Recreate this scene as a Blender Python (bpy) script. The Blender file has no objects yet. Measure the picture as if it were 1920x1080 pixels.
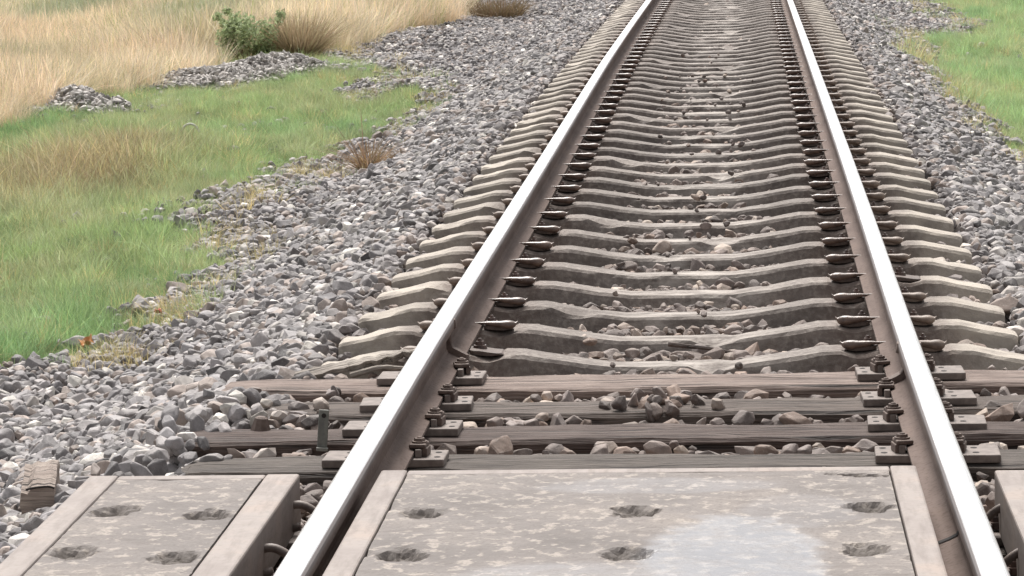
import bpy, bmesh, math, random
import numpy as np
from mathutils import Vector, Matrix, noise as mnoise

rnd = random.Random(7)
rng = np.random.default_rng(11)
scene = bpy.context.scene
col = scene.collection

# ------------------------------------------------------------------ camera, sky, sun, exposure
cam_data = bpy.data.cameras.new('camera')
cam = bpy.data.objects.new('camera', cam_data); col.objects.link(cam)
cam_data.sensor_fit = 'HORIZONTAL'; cam_data.sensor_width = 36.0
cam_data.lens = 36.0 * 6254.998 / 1920.0
cam_data.clip_start = 0.1; cam_data.clip_end = 3000
_pit, _yaw, _roll = 0.129497274, -0.068924198, -0.021758948
_F = Vector((math.sin(_yaw)*math.cos(_pit), math.cos(_yaw)*math.cos(_pit), -math.sin(_pit)))
_r0 = _F.cross(Vector((0, 0, 1))).normalized(); _u0 = _r0.cross(_F)
_r = _r0*math.cos(_roll) + _u0*math.sin(_roll); _u = -_r0*math.sin(_roll) + _u0*math.cos(_roll)
cam.matrix_world = Matrix(((_r.x, _u.x, -_F.x, 0.2271466), (_r.y, _u.y, -_F.y, 0.0), (_r.z, _u.z, -_F.z, 1.5170812), (0, 0, 0, 1)))
scene.camera = cam

SUN_EL, SUN_AZ = math.radians(57), math.radians(-12)
world = bpy.data.worlds.new('World'); scene.world = world; world.use_nodes = True
wn = world.node_tree.nodes; wl = world.node_tree.links; wn.clear()
sky = wn.new('ShaderNodeTexSky'); sky.sky_type = 'NISHITA'; sky.sun_disc = False
sky.sun_elevation = SUN_EL; sky.sun_rotation = SUN_AZ
sky.air_density = 1.0; sky.dust_density = 4.0; sky.ozone_density = 1.0
hsv = wn.new('ShaderNodeHueSaturation'); hsv.inputs['Saturation'].default_value = 0.12
bg = wn.new('ShaderNodeBackground'); bg.inputs['Strength'].default_value = 0.088
wo = wn.new('ShaderNodeOutputWorld')
wl.new(sky.outputs[0], hsv.inputs['Color']); wl.new(hsv.outputs[0], bg.inputs['Color']); wl.new(bg.outputs[0], wo.inputs['Surface'])

sun_data = bpy.data.lights.new('sun', 'SUN'); sun = bpy.data.objects.new('sun', sun_data); col.objects.link(sun)
sun_data.energy = 2.1; sun_data.angle = math.radians(24); sun_data.color = (1.0, 0.955, 0.9)
_s = Vector((math.sin(SUN_AZ)*math.cos(SUN_EL), math.cos(SUN_AZ)*math.cos(SUN_EL), math.sin(SUN_EL)))
sun.rotation_euler = _s.to_track_quat('Z', 'Y').to_euler()
scene.view_settings.view_transform = 'Standard'
scene.view_settings.look = 'None'
scene.view_settings.gamma = 1.0
scene.view_settings.exposure = 1.12

# ------------------------------------------------------------------ track alignment and terrain
_Y = np.linspace(-60, 140, 2001)
def _sm(xs, ys, w=41):
    v = np.interp(_Y, xs, ys); k = np.hanning(w); k /= k.sum()
    return np.convolve(np.pad(v, w//2, mode='edge'), k, mode='valid')
_cx = _sm([-60, 7, 9.1, 10.3, 13.7, 16.5, 24, 30, 36.4, 45, 140], [.003, .003, -.005, -.006, .003, .007, .011, .022, .038, .07, .07])
_cz = _sm([-60, 22, 25, 30, 36.4, 45, 60, 140], [0, 0, -.003, -.03, -.072, -.13, -.2, -.2])
def cxf(Y): return np.interp(Y, _Y, _cx)
def czf(Y): return np.interp(Y, _Y, _cz)
def ground(x, Y):
    x = np.asarray(x, float); Y = np.asarray(Y, float)
    t = x - cxf(Y); d = np.abs(t); dm = np.where(t < 0, 2.5, 2.35)
    s = np.clip(d - 1.36, 0, None)
    z = -.268 - .40*np.minimum(s, dm - 1.36) - .02*np.clip(d - dm, 0, 14)
    w = np.clip((d - 1.5)/1.5, 0, 1)
    z = z + w*(.035*np.sin(x*1.7+Y*.6) + .03*np.sin(Y*1.1-x*.8+1) + .02*np.sin(x*3.1+1.3*Y))
    return z + czf(Y)

GL = [(-12, 13.2), (-4.1, 13.92), (-3.1, 14.66), (-2.97, 15.19), (-2.71, 15.54), (-2.79, 16.44), (-2.75, 17.32), (-2.68, 18.67), (-2.73, 19.05), (-3.03, 19.66), (-3.28, 20.92), (-3.2, 21.5), (-2.99, 22.51), (-3.19, 24.78), (-2.87, 25.86), (-2.63, 26.78), (-2.67, 29.88), (-2.67, 31.8), (-2.97, 32.01), (-3.25, 31.2), (-3.64, 31.95), (-3.63, 32.77), (-3.42, 35.09), (-3.71, 37.08), (-4.42, 39.04), (-4.86, 40.56), (-4.83, 42.81), (-4.39, 46.39), (-3.84, 47.89), (-4.06, 53.56), (-3.49, 58.08), (-4.0, 90), (-60, 90), (-60, 13)]
DRY = [(-60, 20), (-12, 21.5), (-7.41, 24.86), (-6.24, 28.85), (-6.17, 29.87), (-6.47, 33.1), (-6.19, 33.9), (-6.0, 35.34), (-5.49, 37.3), (-5.09, 40.27), (-4.72, 41.54), (-4.5, 46.77), (-3.88, 48.38), (-4.01, 54.09), (-4.2, 90), (-60, 90)]
GR = [(4.0, 90), (3.91, 64.82), (3.23, 52.24), (3.19, 45.94), (3.44, 43.89), (3.26, 41.9), (2.31, 39.5), (2.35, 36.43), (2.15, 33.42), (1.94, 27.87), (2.07, 26.64), (2.11, 24.4), (2.09, 22.77), (2.39, 22.2), (2.68, 18.98), (3.2, 12), (3.4, -5), (60, -5), (60, 90)]
def inside(poly, x, y):
    x = np.asarray(x, float); y = np.asarray(y, float); r = np.zeros(x.shape, bool)
    n = len(poly); j = n - 1
    for i in range(n):
        xi, yi = poly[i]; xj, yj = poly[j]
        c = ((yi > y) != (yj > y)) & (x < (xj-xi)*(y-yi)/((yj-yi) or 1e-9) + xi)
        r ^= c; j = i
    return r
def wob(x, y, a=.09):
    return (x + a*np.sin(y*5.3+x*2) + a*.6*np.sin(y*11.7-x*5), y + a*2.5*np.sin(x*6.1+y*1.3) + a*1.5*np.sin(x*13.1))

# ------------------------------------------------------------------ node helpers
def mat(name, rough=.8, metal=0.0, spec=.5):
    m = bpy.data.materials.new(name); m.use_nodes = True
    n = m.node_tree.nodes; l = m.node_tree.links
    b = n['Principled BSDF']; b.inputs['Roughness'].default_value = rough; b.inputs['Metallic'].default_value = metal
    b.inputs['Specular IOR Level'].default_value = spec
    return m, n, l, b
def noise_(n, l, vec, scale, detail=4, rough=.55, dist=0):
    t = n.new('ShaderNodeTexNoise'); t.inputs['Scale'].default_value = scale; t.inputs['Detail'].default_value = detail
    t.inputs['Roughness'].default_value = rough; t.inputs['Distortion'].default_value = dist
    if vec is not None: l.new(vec, t.inputs['Vector'])
    return t.outputs['Fac']
def ramp(n, l, fac, stops):
    r = n.new('ShaderNodeValToRGB'); e = r.color_ramp.elements
    while len(e) < len(stops): e.new(.5)
    for k, (p, c) in enumerate(stops):
        e[k].position = p
        c = (c, c, c) if not isinstance(c, (tuple, list)) else c
        e[k].color = (*c[:3], 1)
    l.new(fac, r.inputs['Fac']); return r.outputs['Color']
def mix(n, l, fac, a, b, mode='MIX'):
    m = n.new('ShaderNodeMix'); m.data_type = 'RGBA'; m.blend_type = mode
    for s, v in ((0, fac), (6, a), (7, b)):
        if hasattr(v, 'links'): l.new(v, m.inputs[s])
        elif isinstance(v, (int, float)) and s != 0: m.inputs[s].default_value = (v, v, v, 1)
        elif isinstance(v, (int, float)): m.inputs[0].default_value = v
        else: m.inputs[s].default_value = (*v[:3], 1)
    return m.outputs[2]
def math_(n, l, op, a, b=None):
    m = n.new('ShaderNodeMath'); m.operation = op
    for k, v in enumerate((a, b)):
        if v is None: continue
        if hasattr(v, 'links'): l.new(v, m.inputs[k])
        else: m.inputs[k].default_value = v
    return m.outputs[0]
def smooth(n, l, v, a, b):
    m = n.new('ShaderNodeMapRange'); m.interpolation_type = 'SMOOTHSTEP'
    l.new(v, m.inputs['Value']); m.inputs['From Min'].default_value = a; m.inputs['From Max'].default_value = b
    return m.outputs['Result']
def bump(n, l, b, h, strength=.4, dist=.01):
    t = n.new('ShaderNodeBump'); t.inputs['Strength'].default_value = strength; t.inputs['Distance'].default_value = dist
    l.new(h, t.inputs['Height']); l.new(t.outputs['Normal'], b.inputs['Normal'])
def ocoord(n): return n.new('ShaderNodeTexCoord').outputs['Object']
def gcoord(n): return n.new('ShaderNodeNewGeometry').outputs['Position']
def scaled(n, l, v, s):
    m = n.new('ShaderNodeMapping'); m.inputs['Scale'].default_value = s; l.new(v, m.inputs['Vector']); return m.outputs['Vector']
def sep(n, l, v):
    s = n.new('ShaderNodeSeparateXYZ'); l.new(v, s.inputs[0]); return s.outputs
def objrand(n): return n.new('ShaderNodeObjectInfo').outputs['Random']

# ------------------------------------------------------------------ materials
def m_concrete():
    m, n, l, b = mat('sleeper_concrete', .85)
    g = gcoord(n); o = ocoord(n); x, y, z = sep(n, l, o)
    ax = math_(n, l, 'ABSOLUTE', x)
    n1 = noise_(n, l, g, 6, 6, .65); n2 = noise_(n, l, g, 45, 4, .6); n3 = noise_(n, l, scaled(n, l, g, (3, 14, 14)), 2.2, 5)
    ends = smooth(n, l, math_(n, l, 'ADD', ax, math_(n, l, 'MULTIPLY', n1, .25)), .95, 1.2)
    c = mix(n, l, ends, (.122, .101, .09), (.39, .345, .29))
    c = mix(n, l, ramp(n, l, n3, [(.35, 0), (.7, .55)]), c, (.25, .215, .19))
    dust = smooth(n, l, math_(n, l, 'ABSOLUTE', math_(n, l, 'SUBTRACT', ax, .75)), .27, .12)
    c = mix(n, l, math_(n, l, 'MULTIPLY', dust, .8), c, (.15, .113, .096))
    c = mix(n, l, ramp(n, l, n2, [(.45, .0), (.8, .6)]), c, (.40, .36, .32))
    n5 = noise_(n, l, scaled(n, l, g, (1.5, 6, 3)), 3.2, 5, .7)
    mid_sheen = smooth(n, l, math_(n, l, 'ABSOLUTE', math_(n, l, 'SUBTRACT', x, .05)), .42, .1)  # pale wet sheen down the track centre, put into the colour
    c = mix(n, l, math_(n, l, 'MULTIPLY', math_(n, l, 'MULTIPLY', mid_sheen, .95), ramp(n, l, n5, [(.42, 0), (.62, 1)])), c, (.40, .36, .325))
    c = mix(n, l, ramp(n, l, n1, [(.3, .7), (.5, 0)]), c, (.12, .098, .085))
    hv = n.new('ShaderNodeHueSaturation'); l.new(c, hv.inputs['Color'])
    l.new(math_(n, l, 'ADD', math_(n, l, 'MULTIPLY', objrand(n), .3), .85), hv.inputs['Value'])
    l.new(hv.outputs[0], b.inputs['Base Color'])
    bump(n, l, b, math_(n, l, 'ADD', n2, math_(n, l, 'MULTIPLY', n1, 1.5)), .5, .008)
    return m
def m_wood(name, c1, c2, c3):
    m, n, l, b = mat(name, .85)
    o = ocoord(n)
    g1 = noise_(n, l, scaled(n, l, o, (1.6, 45, 45)), 1, 6, .65, .6); g2 = noise_(n, l, scaled(n, l, o, (5, 160, 160)), 1, 4)
    n1 = noise_(n, l, o, 7, 5)
    c = ramp(n, l, g1, [(.25, c1), (.5, c2), (.75, c3)])
    c = mix(n, l, ramp(n, l, g2, [(.35, .6), (.55, 0)]), c, tuple(v*.45 for v in c1))
    c = mix(n, l, ramp(n, l, n1, [(.45, 0), (.7, .6)]), c, tuple(v*.9 for v in c3))
    g4 = noise_(n, l, scaled(n, l, o, (2.2, 70, 30)), 1, 3, .5, .3)
    c = mix(n, l, ramp(n, l, g4, [(.36, .9), (.41, 0)]), c, (.02, .014, .012))
    l.new(c, b.inputs['Base Color'])
    bump(n, l, b, math_(n, l, 'ADD', math_(n, l, 'ADD', g1, g2), math_(n, l, 'MULTIPLY', ramp(n, l, g4, [(.36, 0), (.43, 1)]), 1.2)), .9, .010)
    return m
def m_slab(name, wet):
    m, n, l, b = mat(name, .8)
    g = gcoord(n); gx, gy, gz = sep(n, l, g)
    n1 = noise_(n, l, g, 3.2, 5, .6); n2 = math_(n, l, 'ADD', math_(n, l, 'MULTIPLY', noise_(n, l, scaled(n, l, g, (.9, .75, 1)), 27, 3, .55), .7), math_(n, l, 'MULTIPLY', noise_(n, l, g, 62, 3, .6), .3)); n3 = noise_(n, l, g, 95, 3, .6); n4 = noise_(n, l, scaled(n, l, g, (.7, 2.0, 1)), 14, 3, .5)
    c = ramp(n, l, n1, [(.25, (.105, .09, .083)), (.5, (.165, .144, .133)), (.75, (.225, .193, .17))])
    c = mix(n, l, ramp(n, l, n2, [(.53, 0), (.60, .72)]), c, (.35, .305, .265))
    c = mix(n, l, ramp(n, l, n4, [(.30, .6), (.45, 0)]), c, (.12, .10, .09))
    c = mix(n, l, ramp(n, l, n3, [(.35, .6), (.5, 0)]), c, (.11, .092, .082))
    if wet:
        # a damp film left of the middle pits: an irregular patch in place on the slab
        def blob(cx, cy, rx, ry):
            a = math_(n, l, 'DIVIDE', math_(n, l, 'SUBTRACT', gx, cx), rx); d = math_(n, l, 'DIVIDE', math_(n, l, 'SUBTRACT', gy, cy), ry)
            r = math_(n, l, 'ADD', math_(n, l, 'POWER', math_(n, l, 'ABSOLUTE', a), 2), math_(n, l, 'POWER', math_(n, l, 'ABSOLUTE', d), 2))
            r = math_(n, l, 'ADD', r, math_(n, l, 'MULTIPLY', math_(n, l, 'SUBTRACT', noise_(n, l, g, 11, 4), .5), 1.1))
            return smooth(n, l, r, 1.2, .6)
        w = math_(n, l, 'MAXIMUM', blob(.20, 7.18, .21, .52), math_(n, l, 'MULTIPLY', blob(-.12, 7.0, .33, .20), .4))
        w = math_(n, l, 'MAXIMUM', w, math_(n, l, 'MULTIPLY', blob(.02, 8.08, .30, .11), .3))
        w = math_(n, l, 'MAXIMUM', w, math_(n, l, 'MULTIPLY', blob(.36, 7.75, .15, .2), .2))
        w = math_(n, l, 'MULTIPLY', w, ramp(n, l, noise_(n, l, g, 16, 6, .7), [(.32, .45), (.55, 1.0)]))
        c = mix(n, l, math_(n, l, 'MULTIPLY', w, .5), c, (.155, .17, .205))  # sky reflection on the damp film, partly painted as a bluish tint

        l.new(math_(n, l, 'SUBTRACT', .8, math_(n, l, 'MULTIPLY', w, .46)), b.inputs['Roughness'])
        hb = math_(n, l, 'MULTIPLY', math_(n, l, 'ADD', n2, n3), math_(n, l, 'SUBTRACT', 1.0, math_(n, l, 'MULTIPLY', w, .8)))
    else:
        hb = math_(n, l, 'ADD', n2, n3)
    da = n.new('ShaderNodeAttribute'); da.attribute_name = 'dirt'
    c = mix(n, l, math_(n, l, 'MULTIPLY', da.outputs['Fac'], ramp(n, l, n3, [(.3, 1.0), (.65, .55)])), c, (.075, .06, .05))
    l.new(c, b.inputs['Base Color'])
    bump(n, l, b, hb, .45, .006)
    return m
def m_frame():
    m, n, l, b = mat('dusty_frame_steel', .7)
    g = gcoord(n); n1 = noise_(n, l, g, 5, 5, .6); n2 = noise_(n, l, g, 60, 4)
    c = ramp(n, l, n1, [(.3, (.20, .165, .15)), (.5, (.255, .218, .198)), (.72, (.295, .232, .196))])
    c = mix(n, l, ramp(n, l, n2, [(.3, .5), (.5, 0)]), c, (.19, .16, .14))
    l.new(c, b.inputs['Base Color']); n6 = noise_(n, l, scaled(n, l, g, (9, 1.5, 9)), 3, 5, .7); c2 = mix(n, l, ramp(n, l, n6, [(.48, 0), (.68, .7)]), c, (.15, .12, .105)); l.new(c2, b.inputs['Base Color']); bump(n, l, b, n2, .3, .003)
    return m
def m_rail():
    m, n, l, b = mat('rusty_rail_steel', .85, 0, .12)
    g = gcoord(n); n1 = noise_(n, l, scaled(n, l, g, (4, .8, 4)), 3, 5, .6); n2 = noise_(n, l, g, 70, 4)
    c = ramp(n, l, n1, [(.3, (.115, .086, .074)), (.52, (.165, .127, .112)), (.75, (.19, .142, .12))])
    c = mix(n, l, ramp(n, l, n2, [(.33, .6), (.5, 0)]), c, (.085, .062, .052))
    ox, oy, oz = sep(n, l, ocoord(n)); hd = smooth(n, l, math_(n, l, 'ADD', oz, math_(n, l, 'MULTIPLY', math_(n, l, 'SUBTRACT', n1, .5), .02)), -.03, -.012)
    hd = math_(n, l, 'MULTIPLY', hd, smooth(n, l, oy, 34.0, 26.0))
    c = mix(n, l, math_(n, l, 'MULTIPLY', hd, .8), c, (.27, .255, .255))
    l.new(c, b.inputs['Base Color']); bump(n, l, b, n2, .25, .003)
    return m
def m_polish():
    m, n, l, b = mat('polished_rail_top', .28, 1.0)
    g = gcoord(n); n1 = noise_(n, l, scaled(n, l, g, (60, 1.2, 60)), 4, 4)
    c = ramp(n, l, n1, [(.3, (.64, .63, .63)), (.7, (.80, .795, .79))])
    l.new(c, b.inputs['Base Color'])
    l.new(ramp(n, l, n1, [(.3, .22), (.7, .34)]), b.inputs['Roughness'])
    return m
def m_iron(name, c1, c2, rough=.35, metal=0.0):
    m, n, l, b = mat(name, rough, metal)
    o = gcoord(n); n1 = noise_(n, l, o, 30, 4, .6)
    c = ramp(n, l, n1, [(.35, c1), (.65, c2)])
    l.new(c, b.inputs['Base Color']); bump(n, l, b, noise_(n, l, o, 150, 3), .25, .002)
    return m
def m_stone(name, kind):
    m, n, l, b = mat(name, .75)
    a = n.new('ShaderNodeAttribute'); a.attribute_type = kind; a.attribute_name = 'col'
    g = gcoord(n); n1 = noise_(n, l, g, 28, 5, .65); n2 = noise_(n, l, g, 130, 4, .7)
    c = mix(n, l, 1.0, a.outputs['Color'], ramp(n, l, n1, [(.3, .72), (.7, 1.25)]), 'MULTIPLY')
    c = mix(n, l, ramp(n, l, n2, [(.55, 0), (.75, .35)]), c, (.5, .48, .46))
    l.new(c, b.inputs['Base Color']); bump(n, l, b, math_(n, l, 'ADD', n1, math_(n, l, 'MULTIPLY', n2, .4)), .5, .006)
    return m
def m_grass(name, kind='INSTANCER', trans=.42):
    m = bpy.data.materials.new(name); m.use_nodes = True
    n = m.node_tree.nodes; l = m.node_tree.links; n.clear()
    a = n.new('ShaderNodeAttribute'); a.attribute_type = kind; a.attribute_name = 'col'
    bv = n.new('ShaderNodeAttribute'); bv.attribute_type = 'GEOMETRY'; bv.attribute_name = 'blade'
    c = mix(n, l, 1.0, a.outputs['Color'], bv.outputs['Color'], 'MULTIPLY')
    d = n.new('ShaderNodeBsdfPrincipled'); d.inputs['Roughness'].default_value = .6; d.inputs['Specular IOR Level'].default_value = .25
    t = n.new('ShaderNodeBsdfTranslucent'); s = n.new('ShaderNodeMixShader'); o = n.new('ShaderNodeOutputMaterial')
    l.new(c, d.inputs['Base Color']); l.new(c, t.inputs['Color']); s.inputs[0].default_value = trans
    l.new(d.outputs[0], s.inputs[1]); l.new(t.outputs[0], s.inputs[2]); l.new(s.outputs[0], o.inputs['Surface'])
    return m
def m_ground():
    m, n, l, b = mat('soil_and_gravel', .95, 0, .2)
    a = n.new('ShaderNodeAttribute'); a.attribute_name = 'cover'
    r, g_, d = (sep(n, l, a.outputs['Vector']))
    g = gcoord(n); n1 = noise_(n, l, g, 2.5, 6, .65); n2 = noise_(n, l, g, 24, 5, .6); n3 = noise_(n, l, g, 120, 3)
    c0 = ramp(n, l, n2, [(.3, (.035, .03, .027)), (.7, (.095, .085, .078))])
    c1 = ramp(n, l, n1, [(.3, (.08, .11, .04)), (.6, (.13, .155, .06)), (.8, (.17, .15, .08))])
    c2 = ramp(n, l, n1, [(.3, (.20, .15, .08)), (.7, (.34, .26, .14))])
    c = mix(n, l, r, c0, c1); c = mix(n, l, g_, c, c2)
    l.new(c, b.inputs['Base Color']); bump(n, l, b, math_(n, l, 'ADD', n2, n3), .6, .02)
    return m
CONC = m_concrete(); FRAME = m_frame(); RAIL = m_rail(); POLISH = m_polish()
SLAB_WET = m_slab('crossing_slab_concrete_damp', True); SLAB = m_slab('crossing_slab_concrete', False)
CLIP = m_iron('oiled_spring_steel', (.085, .056, .045), (.19, .13, .102), .33)
PLASTIC = m_iron('dark_guide_plastic', (.075, .054, .046), (.125, .092, .078), .7)
SCREW = m_iron('rusty_screw', (.045, .028, .024), (.12, .07, .055), .5)
PLATE = m_iron('dusty_plate_steel', (.125, .10, .087), (.21, .172, .152), .7)
CLAMP = m_iron('rusty_clamp_iron', (.075, .05, .041), (.15, .108, .089), .75)
DARK = m_iron('dark_gap', (.012, .01, .01), (.025, .02, .018), .9)  # near-black for joint gap and crack, and for shade drawn in holes
ROD = m_iron('pale_rusty_rod', (.10, .075, .063), (.20, .16, .14), .55)
STONE_I = m_stone('ballast_stone_instance', 'INSTANCER'); STONE_G = m_stone('heap_stone', 'GEOMETRY')
GRASS = m_grass('grass_blades'); GRASS_G = m_grass('plant_blades', 'GEOMETRY')
GROUND = m_ground()
WOODS = [m_wood('pinkish_old_wood', (.11, .078, .065), (.225, .168, .143), (.33, .262, .225)),
         m_wood('grey_old_wood', (.06, .044, .036), (.108, .083, .07), (.165, .132, .113)),
         m_wood('reddish_brown_old_wood', (.04, .024, .019), (.08, .053, .044), (.135, .10, .086)),
         m_wood('grey_brown_old_wood', (.05, .038, .032), (.092, .075, .064), (.145, .12, .103))]
BOARD = m_wood('weathered_board', (.20, .17, .145), (.31, .27, .235), (.42, .37, .32))
BLOCK = m_wood('block_wood', (.19, .145, .12), (.31, .25, .215), (.43, .36, .31))

# ------------------------------------------------------------------ mesh helpers
class MB:
    def __init__(s): s.v = []; s.f = []
    def add(s, v, f):
        k = len(s.v); s.v += [tuple(p) for p in v]; s.f += [tuple(i+k for i in q) for q in f]
    def box(s, x0, x1, y0, y1, z0, z1, M=None, bev=0.0, jit=0.0):
        bm = bmesh.new(); bmesh.ops.create_cube(bm, size=1)
        for v in bm.verts:
            v.co = Vector(((x0+x1)/2+v.co.x*(x1-x0), (y0+y1)/2+v.co.y*(y1-y0), (z0+z1)/2+v.co.z*(z1-z0)))
        if bev: bmesh.ops.bevel(bm, geom=bm.edges[:], offset=bev, segments=2, affect='EDGES', profile=.5)
        if jit:
            for v in bm.verts: v.co += Vector((rnd.uniform(-jit, jit), rnd.uniform(-jit, jit), rnd.uniform(-jit, jit)))
        s.bm(bm, M)
    def bm(s, bm, M=None):
        bm.verts.index_update()
        s.add([(M @ v.co if M else v.co) for v in bm.verts], [[v.index for v in f.verts] for f in bm.faces]); bm.free()
    def cyl(s, x, y, z0, z1, r0, r1=None, n=12, M=None):
        r1 = r0 if r1 is None else r1; v = []; f = []
        for k in range(n):
            a = 2*math.pi*k/n; v.append(Vector((x+r0*math.cos(a), y+r0*math.sin(a), z0)))
        for k in range(n):
            a = 2*math.pi*k/n; v.append(Vector((x+r1*math.cos(a), y+r1*math.sin(a), z1)))
        for k in range(n): f.append((k, (k+1) % n, n+(k+1) % n, n+k))
        f.append(tuple(range(n-1, -1, -1))); f.append(tuple(range(n, 2*n)))
        s.add([(M @ p if M else p) for p in v], f)
    def tube(s, pts, r, n=8, M=None, sub=4):
        P = [Vector(p) for p in pts]
        if sub > 1:
            Q = []
            for i in range(len(P)-1):
                p0, p1, p2, p3 = P[max(i-1, 0)], P[i], P[i+1], P[min(i+2, len(P)-1)]
                for k in range(sub):
                    t = k/sub
                    Q.append(.5*((2*p1)+(p2-p0)*t+(2*p0-5*p1+4*p2-p3)*t*t+(3*p1-p0-3*p2+p3)*t**3))
            P = Q + [P[-1]]
        rr = r if callable(r) else (lambda t: r)
        v = []; f = []; N = len(P); up = Vector((0.13, .07, 1)).normalized(); side = None
        for i, p in enumerate(P):
            d = (P[min(i+1, N-1)]-P[max(i-1, 0)]).normalized()
            if side is None: side = d.cross(up).normalized()
            else: side = (side - d*side.dot(d)).normalized()
            nn = side.cross(d); q = rr(i/(N-1))
            for k in range(n):
                a = 2*math.pi*k/n; v.append(p+(side*math.cos(a)+nn*math.sin(a))*q)
        for i in range(N-1):
            for k in range(n): f.append((i*n+k, i*n+(k+1) % n, (i+1)*n+(k+1) % n, (i+1)*n+k))
        f.append(tuple(range(n-1, -1, -1))); f.append(tuple(range((N-1)*n, N*n)))
        s.add([(M @ p if M else p) for p in v], f)
    def mesh(s, name, m, smooth=False):
        me = bpy.data.meshes.new(name); me.from_pydata(s.v, [], s.f); me.materials.append(m)
        bm = bmesh.new(); bm.from_mesh(me); bmesh.ops.recalc_face_normals(bm, faces=bm.faces[:]); bm.to_mesh(me); bm.free()
        if smooth: me.polygons.foreach_set('use_smooth', [True]*len(me.polygons))
        me.update(); return me
    def build(s, name, m, parent=None, loc=None, smooth=False):
        return link(name, s.mesh(name, m, smooth), parent, loc)
def link(name, me, parent=None, loc=None, rz=0.0):
    o = bpy.data.objects.new(name, me); col.objects.link(o)
    if parent: o.parent = parent
    if loc is not None: o.location = loc
    o.rotation_euler.z = rz
    return o
def tag(o, label=None, cat=None, group=None, kind=None):
    if label: o['label'] = label
    if cat: o['category'] = cat
    if group: o['group'] = group
    if kind: o['kind'] = kind
    return o
def color_attr(me, name, cols, domain='POINT'):
    a = me.attributes.new(name, 'FLOAT_COLOR', domain)
    c = np.ones((len(cols), 4), np.float32); c[:, :3] = cols; a.data.foreach_set('color', c.ravel())

# ------------------------------------------------------------------ the ground, one sheet to the horizon
xs = np.concatenate([[-900, -400, -200, -100, -60, -40, -28, -22], np.arange(-18, 9, .13), [12, 18, 30, 60, 120, 300, 900]])
ys = np.concatenate([[-400, -100, -30, -10, -2], np.arange(3, 74, .16), [80, 95, 120, 160, 250, 500, 1200]])
gx, gy = np.meshgrid(xs, ys); gz = ground(gx, gy)
nx, ny = len(xs), len(ys)
gv = np.stack([gx.ravel(), gy.ravel(), gz.ravel()-.02], 1)
idx = np.arange(nx*ny).reshape(ny, nx)
gf = np.stack([idx[:-1, :-1].ravel(), idx[:-1, 1:].ravel(), idx[1:, 1:].ravel(), idx[1:, :-1].ravel()], 1)
me = bpy.data.meshes.new('ground'); me.from_pydata(gv.tolist(), [], gf.tolist()); me.materials.append(GROUND)
wx, wy = wob(gv[:, 0], gv[:, 1])
cg = (inside(GL, wx, wy) | inside(GR, wx, wy) | (np.abs(gv[:, 0]) > 15)).astype(float); cd = (inside(DRY, wx, wy) | (gv[:, 0] < -40) | (gv[:, 1] > 85)).astype(float)
color_attr(me, 'cover', np.stack([cg, cd, 0*cd], 1))
me.polygons.foreach_set('use_smooth', [True]*len(me.polygons))
tag(link('ground', me), kind='structure')

# ------------------------------------------------------------------ rails
def rail(side, label, welds, gaps):
    cx0 = side*.7502
    half = [(.0625, -.149), (.0625, -.140), (.034, -.129), (.014, -.119), (.0075, -.106), (.007, -.060), (.012, -.048), (.0335, -.040), (.0338, -.012), (.0305, -.005), (.026, -.0022), (.014, -.0004)]
    prof = half + [(-x, z) for x, z in reversed(half)]
    Ys = np.arange(4.0, 48.01, .2)
    def loft(prof, Ys, closed=True):
        b = MB(); n = len(prof)
        for Y in Ys:
            for (x, z) in prof: b.v.append((cx0+x+float(cxf(Y)), float(Y), z+float(czf(Y))))
        for i in range(len(Ys)-1):
            for k in range(n if closed else n-1):
                k2 = (k+1) % n
                b.f.append((i*n+k, i*n+k2, (i+1)*n+k2, (i+1)*n+k))
        if closed:
            b.f.append(tuple(range(n))); b.f.append(tuple(range((len(Ys)-1)*n, len(Ys)*n)))
        return b
    o = loft(prof, Ys).build('steel_rail', RAIL)
    tag(o, label, 'rail', 'running rails of the track')
    rs = loft([(-.0295, -.0042), (-.0265, -.0013), (-.015, .0008), (0, .0012), (.015, .0008), (.0265, -.0013), (.0295, -.0042)], Ys, False)
    me = bpy.data.meshes.new('running_surface'); me.from_pydata(rs.v, [], [tuple(reversed(f)) for f in rs.f]); me.materials.append(POLISH)
    me.polygons.foreach_set('use_smooth', [True]*len(me.polygons))
    link('running_surface', me, o)
    for (Y, t) in welds:
        b = MB(); n = 24
        outer = [(.073, -.151), (.074, -.128), (.047, -.114), (.030, -.104), (.0225, -.09), (.0225, -.06), (.027, -.046), (.040, -.036), (.0365, -.013), (.0345, -.009)]
        pr = outer + [(-x, z) for x, z in reversed(outer)]
        for k, (dy, s) in enumerate(((-t, .84), (-t*.75, 1.0), (0, 1.06), (t*.75, 1.0), (t, .84))):
            for (x, z) in pr:
                q = mnoise.noise(Vector((x*60, dy*60+Y*9, z*60)))*.004
                b.v.append((cx0+x*s+q+float(cxf(Y)), Y+dy+q, z if z > -.05 else -.09+(z+.09)*s+q))
        n = len(pr)
        for i in range(4):
            for k in range(n-1): b.f.append((i*n+k, i*n+k+1, (i+1)*n+k+1, (i+1)*n+k))
        b.f.append(tuple(range(n))); b.f.append(tuple(range(4*n, 5*n)))
        b.build('weld_collar', CLAMP, o)
    for Y in gaps:
        pr = [(x+.0015, z+.002) for x, z in half[1:7]]
        b = MB()
        for s in (-1, 1):
            k0 = len(b.v)
            for dy in (-.014, .014):
                for (x, z) in pr: b.v.append((cx0+s*x+float(cxf(Y)), Y+dy, z))
            for k in range(len(pr)-1): b.f.append((k0+k, k0+k+1, k0+len(pr)+k+1, k0+len(pr)+k))
        b.build('joint_gap', DARK, o)
rail(-1, 'long steel rail with bright worn top, nearer the dry grass and wooden block', [(10.92, .022)], [])
rail(1, 'long steel rail with bright worn top and a dark joint line across its foot', [(10.27, .030)], [7.87])

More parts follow.
